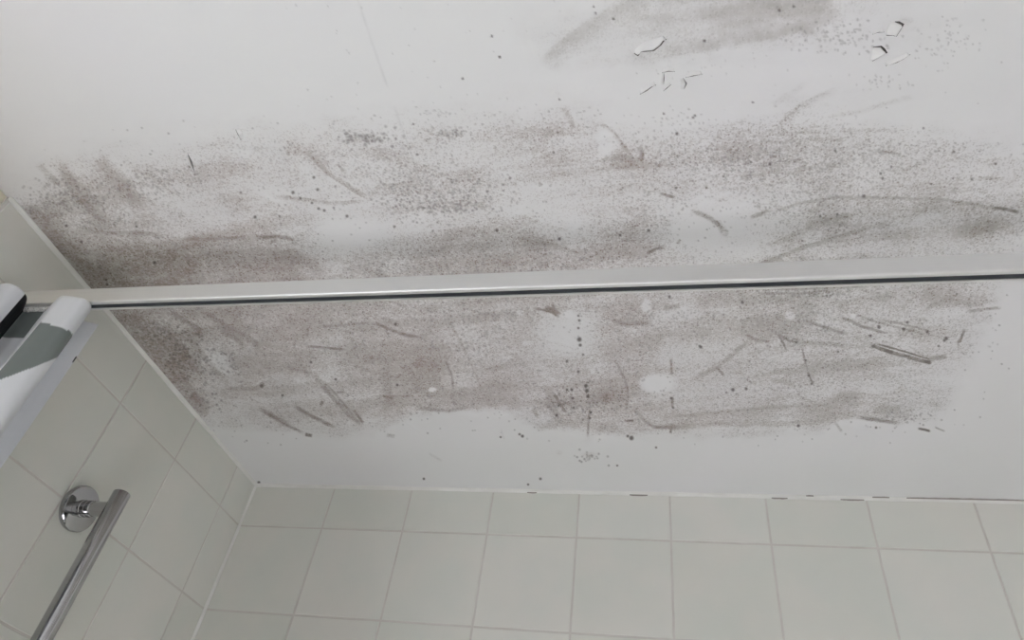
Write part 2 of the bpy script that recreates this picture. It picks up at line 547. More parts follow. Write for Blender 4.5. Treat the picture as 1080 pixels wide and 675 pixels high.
# below the rail
for q in range(9):
    o_ = q * 5.2
    S(film, [(132 + o_, 328 + q * 1.5), (152 + o_, 352 + q * 2), (176 + o_, 384 + q * 2)], 2.0 + (q % 3), 1.4 + .5 * (q % 2), 0.9)
S(film, [(218, 330), (240, 345), (262, 356), (280, 372)], 5, 1.7, 0.9)
S(film, [(300, 385), (330, 395), (352, 418)], 5, 1.6, 0.9)
S(film, [(470, 330), (492, 372), (508, 410), (520, 436)], 2.2, 1.2, 0.9)
S(film, [(575, 324), (584, 328), (591, 333)], 4.2, 5.5, 0.6, True, 0, .15)
S(film, [(562, 325), (574, 327), (585, 330)], 2.2, 3.0, 0.8)
S(film, [(583, 320), (586, 328)], 2.2, 3.4, 0.8)
S(film, [(644, 337), (662, 342), (690, 340)], 4, 2.2, 0.9)
S(film, [(700, 325), (718, 322)], 4, 2.0)
S(film, [(180, 330), (200, 342), (214, 350)], 4, 2.2, 0.8)
S(film, [(232, 347), (248, 356), (260, 366)], 4.5, 2.0, 0.9)
S(film, [(160, 365), (180, 385), (205, 415), (222, 432)], 7, 1.4, 0.9)
S(film, [(200, 355), (214, 375), (230, 395), (245, 407)], 5, 1.4, 0.9)
S(film, [(240, 411), (270, 410), (280, 404)], 3, 1.6)
S(film, [(274, 408), (279, 404)], 3.2, 3.4)
S(film, [(272, 430), (290, 440), (306, 447)], 3.4, 2.0, 0.9)
S(film, [(275, 432), (298, 446), (322, 458)], 2.4, 2.6, 0.9)
S(film, [(310, 428), (330, 440), (355, 452)], 2.6, 3.0, 0.8)
S(film, [(338, 428), (341, 423)], 2.2, 4.0)
S(film, [(338, 405), (352, 420), (368, 438), (384, 450)], 3, 2.4, 0.8)
S(film, [(345, 405), (362, 425), (378, 445)], 1.8, 2.2, 0.8)
S(film, [(372, 432), (385, 448)], 2, 3.0)
S(film, [(355, 414), (365, 414)], 2, 2.2)
S(film, [(322, 365), (345, 366), (366, 369)], 1.8, 2.4)
S(film, [(325, 345), (324, 355)], 1.4, 2.6)
S(film, [(332, 345), (370, 342), (395, 340)], 1.8, 1.6)
S(film, [(395, 340), (412, 348), (426, 353), (446, 356)], 2.4, 2.8, 0.8)
S(film, [(400, 335), (420, 342)], 5, 1.2)
S(film, [(470, 380), (476, 395), (478, 412)], 1.6, 2.6)
S(film, [(385, 382), (430, 380)], 3, 1.0)
S(film, [(395, 418), (420, 417), (440, 418)], 1.4, 1.4)
S(film, [(440, 430), (470, 433), (495, 430)], 2.6, 1.8)
S(film, [(404, 390), (410, 420), (409, 438)], 8, 1.3, 0.95)
S(film, [(452, 478), (460, 483), (466, 487)], 2.2, 1.4)
S(film, [(408, 459), (418, 461)], 3, 1.8)
S(film, [(322, 458), (330, 460)], 2.6, 3.6)
S(film, [(584, 415), (590, 425), (597, 436)], 2, 4.0, 0.6)
S(film, [(578, 405), (582, 430), (590, 445)], 7, 1.2, 0.9)
S(film, [(562, 430), (568, 440)], 3, 1.8)
S(film, [(648, 378), (656, 395), (662, 410), (660, 435)], 2, 2.2, 0.8)
S(film, [(670, 432), (680, 444), (690, 450), (720, 450)], 2.6, 2.4, 0.8)
S(film, [(658, 444), (669, 443)], 1.4, 4.4)
S(film, [(709, 446), (707, 457)], 1.7, 5.5, 0.6)
S(film, [(708, 378), (708, 396)], 1.6, 3.4)
S(film, [(709, 418), (709, 430)], 1.8, 3.4)
S(film, [(622, 430), (620, 448), (620, 462)], 1.8, 2.2)
S(film, [(730, 400), (755, 388), (775, 372), (795, 355)], 4, 1.6, 0.9)
S(film, [(755, 386), (764, 398)], 1.8, 2.6)
S(film, [(788, 353), (798, 358), (812, 360)], 2.4, 3.0, 0.8)
S(film, [(700, 440), (760, 434), (810, 430), (860, 428)], 2.6, 1.5, 0.9)
S(film, [(690, 450), (760, 447), (830, 448), (880, 444)], 5, 1.2, 0.9)
S(film, [(848, 338), (868, 345), (896, 352)], 2.4, 2.6, 0.8)
S(film, [(886, 334), (910, 344), (935, 352)], 2.2, 2.8, 0.8)
S(film, [(898, 330), (925, 340), (975, 353)], 1.4, 1.6)
S(film, [(930, 337), (985, 350)], 1.4, 1.6)
S(film, [(921, 365), (938, 371), (953, 376), (980, 383)], 2.3, 6.0, 0.5, False, 0, .1)  # raised paint ridge: its shadow painted as a dark stroke
S(film, [(926, 363), (950, 370), (978, 379)], 1.1, 4.6, 0.6, False, 0, .1)  # second dark stroke of the ridge's painted shadow
S(film, [(978, 381), (986, 378), (1000, 376)], 3.4, 2.4, 0.8)
S(film, [(1010, 363), (1015, 355), (1018, 347)], 2.0, 4.4, 0.7)
S(film, [(1012, 362), (1016, 352)], 1.2, 3.0)
S(film, [(1020, 329), (1040, 326), (1058, 325)], 2.4, 1.8)
S(film, [(820, 352), (832, 360), (840, 362)], 2, 2.8)
S(film, [(820, 352), (826, 362), (830, 370)], 1.3, 4.0)
S(film, [(845, 366), (850, 384), (855, 400), (860, 410)], 1.2, 3.2, 0.7)
S(film, [(840, 361), (880, 363), (918, 367)], 3, 1.4)
S(film, [(812, 400), (840, 407)], 3, 1.2)
S(film, [(904, 440), (925, 443), (950, 447)], 2.6, 2.6)
S(film, [(968, 452), (975, 453), (982, 455)], 1.7, 5.0, 0.6)
S(film, [(986, 450), (997, 455)], 1.5, 2.4)
S(film, [(880, 445), (888, 456)], 2, 1.6)
S(film, [(880, 306), (840, 309), (800, 310)], 1.8, 1.8)
S(film, [(812, 305), (860, 304), (915, 303)], 1.6, 1.8)
# many fainter hand-wiping streaks, following the sweep of the cloth
for k in range(420):
    u0 = rng.uniform(20, 1060)
    v0 = rng.uniform(125, 455)
    if lookup(np.array(u0), np.array(v0)) < 1.8:
        continue
    a_ = rng.normal(0.42 if u0 < 520 else -0.12, 0.30) if v0 > 300 else rng.normal(0.30 if u0 < 420 else -0.18, 0.28)
    Ls = rng.uniform(14, 70)
    bend = rng.normal(0, 0.16)
    pts = [(u0 + Ls * q * math.cos(a_ + bend * q), v0 + Ls * q * math.sin(a_ + bend * q)) for q in (-.5, -.25, 0, .25, .5)]
    S(film, pts, rng.uniform(1.2, 6), rng.choice([-.9, .8, 1.2], p=[.4, .4, .2]) * rng.uniform(.4, 1), 0.9, gain=1.0, mark_it=False)
# round pale spots where the paint was wiped or splashed clean
for cx, cy, rx, ry, am in [(693, 405, 25, 14, 1.0), (456, 411, 6, 3.5, .9), (600, 331, 7, 5, .6), (682, 322, 8, 9, .7), (833, 333, 8, 6, .6), (556, 362, 9, 4, .4),
                           (900, 333, 4, 3, .6), (535, 378, 10, 4, .3), (548, 330, 6, 6, .5), (688, 338, 10, 4, .3)]:
    ellipse(film, cx, cy, rx, ry, am, 0, 0.55, True, .3)
    ellipse(speck_area, cx, cy, rx, ry, am, 0, 0.6, True, .3)
ellipse(film, 954, 377, 5, 1.2, .8, .3, .5, True, 0)  # white of the ridge, painted between its dark shadow strokes
film *= 0.90 + 0.42 * (1 - smooth(V, 70, 120))
film = np.clip(film, 0, 9) / 9

# speckled dots: those one can point at, then clusters, then scattered ones
dot = np.zeros_like(U)


def put_dot(u, v, r, a):
    s = window_of([(u, v)], r + 2.5)
    if U[s].size == 0:
        return
    d = np.hypot(U[s] - u, V[s] - v)
    dot[s] = np.maximum(dot[s], a * (1 - smooth(d / (r + .5), 0.35, 1.0)))


DOTS = [(309, 203, 2.2), (331, 187, 1.8), (335, 200, 2), (317, 209, 1.4), (329, 214, 1.5), (336, 220, 1.8), (342, 222, 1.8), (352, 219, 1.2), (366, 228, 2),
        (416, 239, 1.6), (514, 202, 1.6), (524, 243, 2.1), (538, 188, 1.5), (584, 161, 1.3), (654, 248, 1.6), (713, 198, 1.4), (745, 198, 1.6), (763, 186, 1.3),
        (792, 171, 1.3), (590, 252, 2.2), (684, 243, 1.8), (881, 159, 1.6), (929, 183, 1.7), (931, 188, 1.7), (940, 176, 1.4), (911, 207, 2.6), (883, 226, 1.6),
        (1006, 160, 1.5), (1050, 173, 1.5), (1025, 189, 1.6), (1005, 188, 1.1), (982, 194, 1.3), (974, 135, 1.4), (812, 173, 2.2), (865, 228, 1.3), (846, 254, 1.3),
        (822, 11, 1.9), (837, 7, 1.9), (743, 43, 1.9), (647, 20, 1.7), (626, 7, 1.2), (628, 14, 1.2), (488, 83, 1.4), (527, 60, 1.6), (519, 38, 1.2), (440, 163, 1.6),
        (700, 120, 1.4), (714, 141, 2.2), (733, 122, 1.6), (731, 124, 1.4), (588, 140, 1.1), (794, 108, 1.2), (590, 105, 1.3), (70, 238, 1.7), (86, 255, 1.8), (163, 277, 2.2),
        (144, 239, 1.5), (254, 203, 1.5), (269, 229, 2.2), (295, 228, 1.3), (113, 300, 1.6), (112, 295, 1.3), (200, 176, 1.3), (610, 333, 1.4), (611, 338, 1.7), (610, 346, 1.4),
        (611, 358, 3.2), (612, 364, 2.0), (615, 374, 1.3), (598, 381, 1.8), (610, 392, 1.6), (603, 411, 2.0), (598, 411, 1.4), (618, 407, 2.6), (619, 412, 2.8), (620, 418, 2.2), (604, 420, 1.6),
        (605, 430, 1.4), (623, 435, 1.8), (622, 441, 1.4), (589, 428, 1.4), (587, 438, 1.8), (706, 313, 1.8), (783, 319, 1.8), (773, 411, 2.4), (787, 410, 2.0), (766, 414, 1.2),
        (739, 366, 2.0), (738, 365, 1.6), (666, 462, 3.0), (662, 460, 1.6), (551, 460, 1.9), (548, 458, 1.4), (570, 505, 1.6), (557, 511, 1.2), (651, 491, 1.1), (692, 472, 1.2), (528, 461, 1.2),
        (927, 345, 2.4), (953, 347, 2.2), (957, 340, 1.7), (978, 350, 2.0), (998, 357, 2.6), (996, 359, 1.9), (918, 354, 1.8), (990, 365, 1.4), (884, 371, 1.3), (853, 396, 1.5), (856, 405, 1.2),
        (850, 380, 1.4), (840, 361, 1.3), (842, 449, 2.0), (924, 451, 1.4), (328, 382, 1.6), (354, 400, 1.6), (298, 417, 1.6), (419, 406, 1.6), (417, 342, 1.6), (276, 407, 2.6),
        (273, 509, 1.8), (447, 505, 1.4), (436, 131, 1.2), (1009, 310, 1.2), (708, 420, 1.8), (710, 430, 1.4), (872, 312, 1.2), (783, 318, 1.2)]
for u, v, r in DOTS:
    put_dot(u, v, r, 1.0)
CL = [(385, 144, 26, 7, 60, 1.9, .75), (478, 141, 22, 6, 30, 1.5, .6), (432, 190, 45, 22, 140, 1.3, .55), (470, 212, 55, 18, 260, 1.5, .7), (360, 168, 60, 18, 90, 1.1, .5),
      (880, 38, 50, 16, 110, 1.5, .5), (930, 86, 26, 6, 30, 1.1, .4), (1000, 40, 30, 22, 40, 1.2, .35), (985, 55, 20, 14, 26, 1.0, .35), (560, 22, 14, 8, 0, 1, .3),
      (60, 205, 26, 16, 90, 1.5, .6), (90, 212, 24, 10, 60, 1.3, .6), (170, 195, 46, 16, 170, 1.2, .6), (120, 235, 40, 8, 50, 1.2, .5), (195, 375, 30, 24, 150, 1.5, .65), (240, 380, 24, 18, 45, 1.2, .6),
      (170, 352, 20, 12, 60, 1.5, .6), (215, 420, 16, 12, 40, 1.5, .6), (760, 170, 60, 16, 220, 1.2, .6), (850, 180, 60, 18, 260, 1.2, .55), (930, 165, 70, 22, 220, 1.2, .5), (830, 215, 60, 18, 180, 1.2, .5),
      (700, 150, 26, 22, 40, 1.2, .45), (720, 130, 40, 12, 50, 1.1, .4), (590, 428, 26, 14, 70, 1.3, .6), (650, 425, 44, 16, 80, 1.2, .55), (505, 365, 30, 22, 100, 1.2, .45), (520, 335, 30, 14, 70, 1.2, .45),
      (860, 310, 50, 4, 60, 1.2, .6), (500, 330, 60, 10, 80, 1.1, .5), (850, 345, 60, 20, 160, 1.0, .5), (460, 118, 26, 5, 24, 1.0, .4), (270, 155, 40, 12, 70, 1.0, .4), (620, 482, 14, 5, 26, 1.3, .6),
      (700, 335, 60, 16, 130, 1.0, .5), (960, 440, 30, 6, 30, 1.2, .6), (560, 280, 120, 14, 240, 1.1, .5), (420, 285, 60, 12, 130, 1.1, .5), (760, 60, 70, 22, 24, 0.9, .3), (680, 215, 50, 30, 130, 1.1, .5)]
for cx, cy, sx, sy, n, r, a in CL:
    for k in range(n):
        put_dot(rng.normal(cx, sx * .6), rng.normal(cy, sy * .6), r * rng.uniform(.55, 1.15), a * rng.uniform(.5, 1.1))
n = 0
while n < 5200:
    u, v = rng.uniform(0, 1080), rng.uniform(110, 470)
    if rng.random() < float(lookup(np.array(u), np.array(v))) / 5.0:
        put_dot(u, v, rng.uniform(.5, 1.1), rng.uniform(.2, .6))
        n += 1
for k in range(90):          # stray specks on the clean paint
    put_dot(rng.uniform(300, 1060), rng.uniform(0, 130), rng.uniform(.5, 1.0), rng.uniform(.1, .35))

dot = np.maximum(dot, mark)

# hairline of the board joint (runs square to the back wall)
joint = np.exp(-((GX - 0.5115 - 0.0012 * np.sin(GY * 17)) / 0.0011) ** 2) * smooth(fbm(GX * 3, GY * 22, 91, 3), .32, .55) * (GY < -0.16)
# hue of the stain: 1 = pinkish brown, 0 = greenish grey
hue = np.clip(0.85 - smooth(U, 640, 900) * 0.65 + (fbm(U / 90, V / 60, 101, 3) - .5) * 1.0 - smooth(-V, -130, -60) * .9 - smooth(-U, -190, -60) * .25, 0, 1)


# the old smears at the top are smooth, the wiped field below is granular
granular = 0.35 + 0.65 * smooth(V + dv, 95, 140)


def ceiling_material():
    m = material('ceiling_paint_mouldy', srgb(232, 232, 231), 0.6, spec=0.3)
    n, l, b = nodes_of(m)
    nt = m.node_tree
    geo = n.new('ShaderNodeNewGeometry')
    pos = geo.outputs['Position']
    at = n.new('ShaderNodeAttribute')
    at.attribute_name = 'mould'
    sep = n.new('ShaderNodeSeparateColor')
    l.new(at.outputs['Color'], sep.inputs[0])
    f, d, h = sep.outputs[0], sep.outputs[1], sep.outputs[2]
    j = at.outputs['Alpha']
    grain = noise(nt, pos, 430, 2, 0.7)
    grain2 = noise(nt, pos, 190, 3, 0.65)
    mid = noise(nt, pos, 60, 4, 0.6)
    # fine granular growth that gets denser with the film
    g = math_node(nt, 'ADD', math_node(nt, 'MULTIPLY', grain, 0.6), math_node(nt, 'MULTIPLY', grain2, 0.4))
    thr = ramp(nt, f, 0.0, 0.6, 0.56, 0.38, False)
    gran = ramp(nt, g, thr, math_node(nt, 'ADD', thr, 0.11))
    vor = n.new('ShaderNodeTexVoronoi')
    vor.inputs['Scale'].default_value = 400
    l.new(pos, vor.inputs['Vector'])
    sepv = n.new('ShaderNodeSeparateColor')
    l.new(vor.outputs['Color'], sepv.inputs[0])
    rad = math_node(nt, 'MULTIPLY', sepv.outputs[0], ramp(nt, f, 0.03, 0.4, 0.0, 0.62, False))
    spot = ramp(nt, vor.outputs['Distance'], math_node(nt, 'MULTIPLY', rad, 0.7), rad, 1.0, 0.0)
    an2 = n.new('ShaderNodeAttribute')
    an2.attribute_name = 'granular'
    here = math_node(nt, 'MULTIPLY', ramp(nt, f, 0.02, 0.22), an2.outputs['Fac'])
    film_amt = math_node(nt, 'MULTIPLY', f, ramp(nt, mid, 0.25, 0.75, 0.36, 0.68, False))
    fine = math_node(nt, 'MULTIPLY', here, math_node(nt, 'ADD', math_node(nt, 'MULTIPLY', gran, 0.30), math_node(nt, 'MULTIPLY', spot, 0.32)))
    total = math_node(nt, 'ADD', film_amt, fine, True)
    paint = mix_col(nt, ramp(nt, noise(nt, pos, 2.2, 3), 0.35, 0.65), srgb(232, 232, 232), srgb(229, 230, 228))
    stain = mix_col(nt, h, srgb(123, 117, 106), srgb(127, 113, 104))
    c = mix_col(nt, total, paint, stain)
    c = mix_col(nt, math_node(nt, 'MULTIPLY', d, 0.92), c, srgb(62, 53, 47))
    c = mix_col(nt, math_node(nt, 'MULTIPLY', j, 0.16), c, srgb(120, 118, 116))
    l.new(c, b.inputs['Base Color'])
    l.new(ramp(nt, total, 0, 0.5, 0.55, 0.85), b.inputs['Roughness'])
    bump = n.new('ShaderNodeBump')
    bump.inputs['Strength'].default_value = 0.12
    bump.inputs['Distance'].default_value = 0.001
    hgt = math_node(nt, 'ADD', noise(nt, pos, 160, 2), math_node(nt, 'MULTIPLY', fine, -0.6))
    l.new(hgt, bump.inputs['Height'])
    l.new(bump.outputs[0], b.inputs['Normal'])
    return m


M_CEIL = ceiling_material()


def build_ceiling():
    ny, nx = GX.shape
    co = np.stack([GX, GY, np.full_like(GX, H)], -1).reshape(-1, 3)
    i = np.arange(ny * nx).reshape(ny, nx)
    q = np.stack([i[:-1, :-1], i[1:, :-1], i[1:, 1:], i[:-1, 1:]], -1).reshape(-1, 4)   # facing down
    me = bpy.data.meshes.new('ceiling')
    me.vertices.add(len(co))
    me.vertices.foreach_set('co', co.astype(np.float32).ravel())
    me.loops.add(q.size)
    me.loops.foreach_set('vertex_index', q.astype(np.int32).ravel())
    me.polygons.add(len(q))
    me.polygons.foreach_set('loop_start', (np.arange(len(q)) * 4).astype(np.int32))
    me.update(calc_edges=True)
    a = me.color_attributes.new('mould', 'FLOAT_COLOR', 'POINT')
    rgba = np.stack([film, np.clip(dot, 0, 1), hue, joint], -1).astype(np.float32)
    a.data.foreach_set('color', rgba.ravel())
    b = me.attributes.new('granular', 'FLOAT', 'POINT')
    b.data.foreach_set('value', granular.astype(np.float32).ravel())
    me.materials.append(M_CEIL)
    o = link('ceiling', me)
    tag(o, 'white painted ceiling covered in wiped brown and grey mould', 'ceiling', kind='structure')
    return o


ceiling = build_ceiling()
box('ceiling_slab', (-0.12, -ROOM_Y - 0.12, H + 0.001), (ROOM_X + 0.12, 0.14, H + 0.12), M_WALLPAINT, ceiling)

# ------------------------------------------------------------------ walls, tiles, sealant
T = 0.15
GAP = 0.0030
THICK = 0.006


def tile_mesh(w, h):
    """tile in local x (width), z (height); front face at y = 0 facing -y"""
    bm = bmesh.new()
    e = 0.0008
    lay = []
    for y, ins in ((THICK, 0), (e, 0), (e * .3, e * .3), (0, e)):
        lay.append([bm.verts.new((sx * (w / 2 - ins), y, sz * (h / 2 - ins))) for sx, sz in ((-1, -1), (1, -1), (1, 1), (-1, 1))])
    for A, B in zip(lay, lay[1:]):
        for k in range(4):
            bm.faces.new((A[k], A[(k + 1) % 4], B[(k + 1) % 4], B[k]))
    bm.faces.new(lay[-1])
    me = bpy.data.meshes.new('tile')
    bmesh.ops.recalc_face_normals(bm, faces=bm.faces)
    bm.to_mesh(me)
    bm.free()
    me.materials.append(M_TILE)
    return me


_tm = {}


def get_tile(w, h):
    k = (round(w, 4), round(h, 4))
    if k not in _tm:
        _tm[k] = tile_mesh(*k)
    return _tm[k]


wall_back = box('wall_back', (-0.10, 0.0008, 0), (ROOM_X + 0.1, 0.12, H), M_GROUT)
tag(wall_back, 'back wall of plain white glazed square tiles under the ceiling', 'wall', kind='structure')
wall_left = box('wall_left', (-0.10, -0.676, 0), (-0.0008, 0.0012, H), M_GROUT)
tag(wall_left, 'left wall of plain white square tiles behind the shower rail', 'wall', kind='structure')

zs = [H] + [H - 0.0826 - T * k for k in range(15)] + [0.0]
xs = [0.0] + [0.1622 + T * k for k in range(11)] + [ROOM_X]
ys = [0.0] + [-0.0728 - T * k for k in range(5)]
trng = random.Random(3)
for z1, z0 in zip(zs, zs[1:]):
    for x0, x1 in zip(xs, xs[1:]):
        t = link('tile', get_tile(x1 - x0 - GAP, z1 - z0 - GAP), wall_back)
        t.location = ((x0 + x1) / 2, trng.uniform(-.0003, .0003), (z0 + z1) / 2)
        t.rotation_euler = (trng.gauss(0, .0012), 0, trng.gauss(0, .0012))
    for y1, y0 in zip(ys, ys[1:]):
        t = link('tile', get_tile(y1 - y0 - GAP, z1 - z0 - GAP), wall_left)
        t.location = (trng.uniform(-.0003, .0003), (y0 + y1) / 2, (z0 + z1) / 2)
        t.rotation_euler = (trng.gauss(0, .0012), 0, math.pi / 2 + trng.gauss(0, .0012))

# plastered remainder of the left wall with its open window; right wall, front wall with an added dark door, floor
bm = bmesh.new()
x0, x1 = -0.10, -0.004
add_box(bm, (x0, WIN_Y1, 0), (x1, -0.676, H))
add_box(bm, (x0, -ROOM_Y, 0), (x1, WIN_Y0, H))
add_box(bm, (x0, WIN_Y0, 0), (x1, WIN_Y1, WIN_Z0))
add_box(bm, (x0, WIN_Y0, WIN_Z1), (x1, WIN_Y1, H))
o = bm_obj('wall_side', bm, M_PLASTER)
tag(o, 'cream plastered wall beyond the end of the left tiles', 'wall', kind='structure')
o = box('wall_right', (ROOM_X, -ROOM_Y, 0), (ROOM_X + 0.1, 0.0, H), M_WALLPAINT)
tag(o, 'painted right wall of the bathroom', 'wall', kind='structure')
y1 = -ROOM_Y
o = box('wall_front', (-0.1, y1 - 0.1, 0), (ROOM_X + 0.1, y1, H), M_WALLPAINT)
tag(o, 'painted wall with the added door behind the viewer', 'wall', kind='structure')
o = box('floor', (-0.1, y1 - 0.1, -0.1), (ROOM_X + 0.1, 0.12, 0.0), M_FLOOR)
tag(o, 'pale bathroom floor', 'floor', kind='structure')
bm = bmesh.new()
fw = 0.04
add_box(bm, (x0 + .02, WIN_Y0, WIN_Z0), (x0 + .08, WIN_Y0 + fw, WIN_Z1))
add_box(bm, (x0 + .02, WIN_Y1 - fw, WIN_Z0), (x0 + .08, WIN_Y1, WIN_Z1))
add_box(bm, (x0 + .02, WIN_Y0 + fw, WIN_Z0), (x0 + .08, WIN_Y1 - fw, WIN_Z0 + fw))
add_box(bm, (x0 + .02, WIN_Y0 + fw, WIN_Z1 - fw), (x0 + .08, WIN_Y1 - fw, WIN_Z1))
win = bm_obj('window_1', bm, M_WHITE)
door = box('added_door_1', (0.95, y1, 0.005), (1.72, y1 + 0.035, 2.0), material('added_door_wood', srgb(120, 112, 104), 0.5))  # unseen dark door, added so the rail's right end reflects less light
tag(door, 'unseen grey-brown door behind the viewer, added to darken reflections', 'door', kind='structure')
lathe_obj('added_door_handle', [(0, 0), (0, .024), (.006, .024), (.008, .010), (.04, .010), (.045, .022), (.062, .022), (.066, 0)], (0, 1, 0), (1.02, y1 + 0.035, 1.0), M_CHROME, door)
tag(win, 'white frame of the open bathroom window', 'window', kind='structure')


def bead(name, a, b, n1, n2, r, label):
    """cove of sealant along an inside corner from a to b; n1, n2 point out along the two surfaces"""
    a, b, n1, n2 = Vector(a), Vector(b), Vector(n1), Vector(n2)
    L = (b - a).length
    N = max(int(L / 0.012), 8)
    bm = bmesh.new()
    rg = random.Random(len(name) + int(L * 100))
    prev = None
    wob = 1.0
    for k in range(N + 1):
        wob = 0.8 * wob + 0.2 * rg.uniform(0.7, 1.3)
        c = a.lerp(b, k / N)
        rr = r * wob
        prof = [c]
        for q in range(6):
            t = q / 5 * math.pi / 2
            prof.append(c + n1 * rr * (1 - 0.85 * math.sin(t)) + n2 * rr * (1 - 0.85 * math.cos(t)) - (n1 + n2) * rr * 0.13 * (1 - abs(2 * q / 5 - 1)))
        prof[1] = c + n1 * rr
        prof[6] = c + n2 * rr
        ring = [bm.verts.new(p) for p in prof]
        if prev:
            for q in range(7):
                bm.faces.new((prev[q], prev[(q + 1) % 7], ring[(q + 1) % 7], ring[q]))
        prev = ring
    o = bm_obj(name, bm, M_CAULK, None, True)
    tag(o, label, 'sealant', kind='structure')
    return o


trim_back = bead('trim_1', (0, 0, H), (ROOM_X, 0, H), (0, -1, 0), (0, 0, -1), 0.0052, 'white sealant bead between the back wall tiles and ceiling')
bead('trim_2', (0, 0, H), (0, -0.676, H), (1, 0, 0), (0, 0, -1), 0.0048, 'white sealant bead between the left wall tiles and ceiling')
bead('trim_3', (0, 0, H), (0, 0, 0), (1, 0, 0), (0, -1, 0), 0.004, 'white sealant bead down the corner of the two tiled walls')

# dark splits in the sealant along the back wall
for (u0, v0, u1, v1, up, wd) in [(664, 519.5, 683, 520, 0, .0011), (814, 525, 831, 525.6, 0, .0011), (850, 522.3, 858, 522.6, 1, .0012), (887, 527, 912, 527.4, 0, .0008),
                                 (920, 524.4, 938, 524.8, 1, .0013), (956, 525.2, 1079, 529, 1, .0014), (556, 516.5, 566, 517, 0, .0008), (1079, 529, 1160, 533, 1, .0014)]:
    a, b = hit(u0, v0, 1, -0.004), hit(u1, v1, 1, -0.004)
    x0, x1 = a[0], b[0]
    bm = bmesh.new()
    N = max(int((x1 - x0) / 0.004), 3)
    rg = random.Random(int(u0))
    pr = None
    for k in range(N + 1):
        x = x0 + (x1 - x0) * k / N
        w = wd * (0.25 + math.sin(math.pi * k / N) ** .5) * rg.uniform(.6, 1.2)
        if up:
            pts = [(x, -0.0045 - w, H - 0.0003), (x, -0.0045 - w, H - 0.0011), (x, -0.0040, H - 0.0018), (x, -0.0030, H - 0.0006)]
        else:
            pts = [(x, -0.0004, H - 0.0046 - w), (x, -0.0010, H - 0.0046 - w), (x, -0.0017, H - 0.0040), (x, -0.0006, H - 0.0030)]
        ring = [bm.verts.new(p) for p in pts]
        if pr:
            for q in range(4):
                bm.faces.new((pr[q], pr[(q + 1) % 4], ring[(q + 1) % 4], ring[q]))
        pr = ring
    bm_obj('split', bm, M_GAP, trim_back)

# ------------------------------------------------------------------ peeling paint on the ceiling
def flake(edge, hinge, lift):
    """edge: torn, hanging edge; hinge: where the flake still holds (photo pixels); a curled thin sheet"""
    N = 14

    def resample(pl):
        L = [0]
        for a, b in zip(pl, pl[1:]):
            L.append(L[-1] + math.dist(a, b))
        t = np.linspace(0, L[-1], N)
        return list(zip(np.interp(t, L, [p[0] for p in pl]), np.interp(t, L, [p[1] for p in pl])))
    E_, Hn = resample(edge), resample(hinge)
    R_ = 7
    top, bot = [], []
    bm = bmesh.new()
    for k in range(N):
        e, h = on_ceiling(*E_[k]), on_ceiling(*Hn[k])
        prof = math.sin(math.pi * (k + .6) / (N + .2)) ** 0.6
        rowt, rowb = [], []
        for q in range(R_):
            t = q / (R_ - 1)
            z = lift * prof * t ** 1.7 * random.uniform(.93, 1.07)
            p = h * (1 - t) + e * t
            rowt.append(bm.verts.new((p[0], p[1], H - 0.0002 - z)))
            rowb.append(bm.verts.new((p[0], p[1], H - 0.00025 - 0.0004 * t - z)))
        top.append(rowt)
        bot.append(rowb)
    for k in range(N - 1):
        for q in range(R_ - 1):
            bm.faces.new((top[k][q], top[k + 1][q], top[k + 1][q + 1], top[k][q + 1]))
            bm.faces.new((bot[k][q], bot[k][q + 1], bot[k + 1][q + 1], bot[k + 1][q]))
        for q in (0, R_ - 1):
            bm.faces.new((top[k][q], top[k + 1][q], bot[k + 1][q], bot[k][q]))
    for k in (0, N - 1):
        for q in range(R_ - 1):
            bm.faces.new((top[k][q], top[k][q + 1], bot[k][q + 1], bot[k][q]))
    return bm_obj('paint_flake', bm, M_PAINTFLAKE, ceiling, True)


def crack_shade(edge, w):
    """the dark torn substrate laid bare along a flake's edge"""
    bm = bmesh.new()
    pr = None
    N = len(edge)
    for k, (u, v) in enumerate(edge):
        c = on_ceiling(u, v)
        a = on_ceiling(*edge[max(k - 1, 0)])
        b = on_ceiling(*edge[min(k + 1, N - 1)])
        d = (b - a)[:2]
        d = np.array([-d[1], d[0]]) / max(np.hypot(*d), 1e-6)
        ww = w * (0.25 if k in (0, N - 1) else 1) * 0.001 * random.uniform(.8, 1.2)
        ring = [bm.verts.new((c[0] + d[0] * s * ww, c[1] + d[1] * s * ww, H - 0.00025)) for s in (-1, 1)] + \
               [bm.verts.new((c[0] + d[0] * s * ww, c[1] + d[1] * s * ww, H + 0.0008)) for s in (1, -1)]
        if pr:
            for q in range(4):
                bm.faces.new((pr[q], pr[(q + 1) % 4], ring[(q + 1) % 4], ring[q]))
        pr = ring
    return bm_obj('paint_crack_shade', bm, M_CRACK_SHADE, ceiling)


